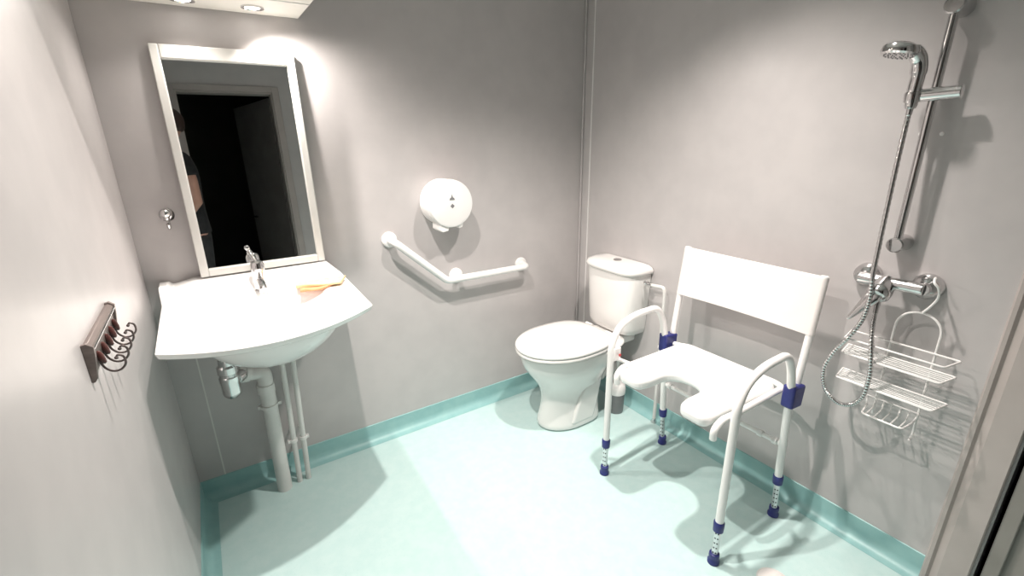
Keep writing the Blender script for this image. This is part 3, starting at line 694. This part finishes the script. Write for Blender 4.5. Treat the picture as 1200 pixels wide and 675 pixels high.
rem(sh.build('t_shirt', M_shirt, t), .008, 4)
tr_ = MB(); rings = []
for z, a_, b2 in ((.74,.112,.165),(.80,.114,.168),(.87,.112,.165)):
    rings.append([P3(a_*math.cos(2*PI*k/24), b2*math.sin(2*PI*k/24), z) for k in range(24)])
tr_.loft(rings)
for s_ in (-1, 1): limb(tr_, [(0,s_*.088,.80),(.005,s_*.095,.62),(.0,s_*.100,.46),(-.008,s_*.102,.28),(-.008,s_*.104,.075)], [.098,.086,.068,.062,.054])
rem(tr_.build('trousers', M_trous, t), .009, 4)
for s_ in (-1, 1):
    MB().loft([[P3(.055+a_*math.cos(2*PI*k/20), s_*.108 + b2*math.sin(2*PI*k/20), z) for k in range(20)] for z, a_, b2 in ((.001,.135,.048),(.02,.138,.050),(.045,.128,.047),(.07,.09,.042),(.085,.05,.03))]).build('shoe', M_shoe, t, ang=60)
rings = []
for z, cf, a_, b2 in ((1.45,-.030,.066,.078),(1.50,-.022,.083,.084),(1.54,-.012,.095,.082),(1.575,-.006,.084,.068),(1.60,-.006,.058,.046),(1.612,-.006,.02,.016)):
    rings.append([P3(cf+a_*math.cos(2*PI*k/24), b2*math.sin(2*PI*k/24), z) for k in range(24)])
MB().loft(rings).build('hair', M_hair, t, sub=1, ang=80)

t.scale = (1.15, 1.15, 1.15)

# ------------------------------------------------------------ lights
def spot(name, loc, power, size, blend, rad, col=(1,.93,.87), aim=None):
    l = bpy.data.lights.new(name, 'SPOT'); l.energy = power; l.spot_size = math.radians(size); l.spot_blend = blend
    l.shadow_soft_size = rad; l.color = col
    o_ = bpy.data.objects.new(name, l); o_.location = loc; COL.objects.link(o_)
    if aim: o_.rotation_euler = (V(aim)-V(loc)).to_track_quat('-Z', 'Y').to_euler()
    return o_
spot('ceiling_spot_near_basin', (.32, 1.07, 2.27), 118, 112, .9, .018, aim=(.44, 1.12, 0))
spot('ceiling_spot_centre', (1.13, .90, 2.27), 118, 112, 1, .03, aim=(1.06, .96, 0))
for x, w_, ax, ay in ((.043, 9, -.03, 1.50), (.232, 30, .62, 1.66)):
    spot('pelmet_spot', (x, 1.882, PZ-.012), w_, 140, 1, .015, aim=(ax, ay, .9))
W = bpy.data.worlds.new('world'); S.world = W; W.use_nodes = True
W.node_tree.nodes['Background'].inputs[0].default_value = (0,0,0,1)

# ------------------------------------------------------------ camera
cd = bpy.data.cameras.new('camera'); cam = bpy.data.objects.new('camera', cd); COL.objects.link(cam)
r_ = V((.83766012,-.5460159,-.01386234)); dn = V((-.1818855,-.2549251,-.94970041)); fw_ = V((.51501766,.79804751,-.31285296))
m3 = Matrix((r_, -dn, -fw_)).transposed(); M4 = m3.to_4x4(); M4.translation = V((0,0,1.4)); cam.matrix_world = M4
cd.sensor_width = 36; cd.sensor_fit = 'HORIZONTAL'; cd.lens = 542.546/1200*36; cd.clip_start = .01
S.camera = cam
S.view_settings.view_transform = 'Standard'; S.view_settings.look = 'None'; S.view_settings.exposure = 0.2; S.view_settings.gamma = 1
S.view_settings.use_curve_mapping = False
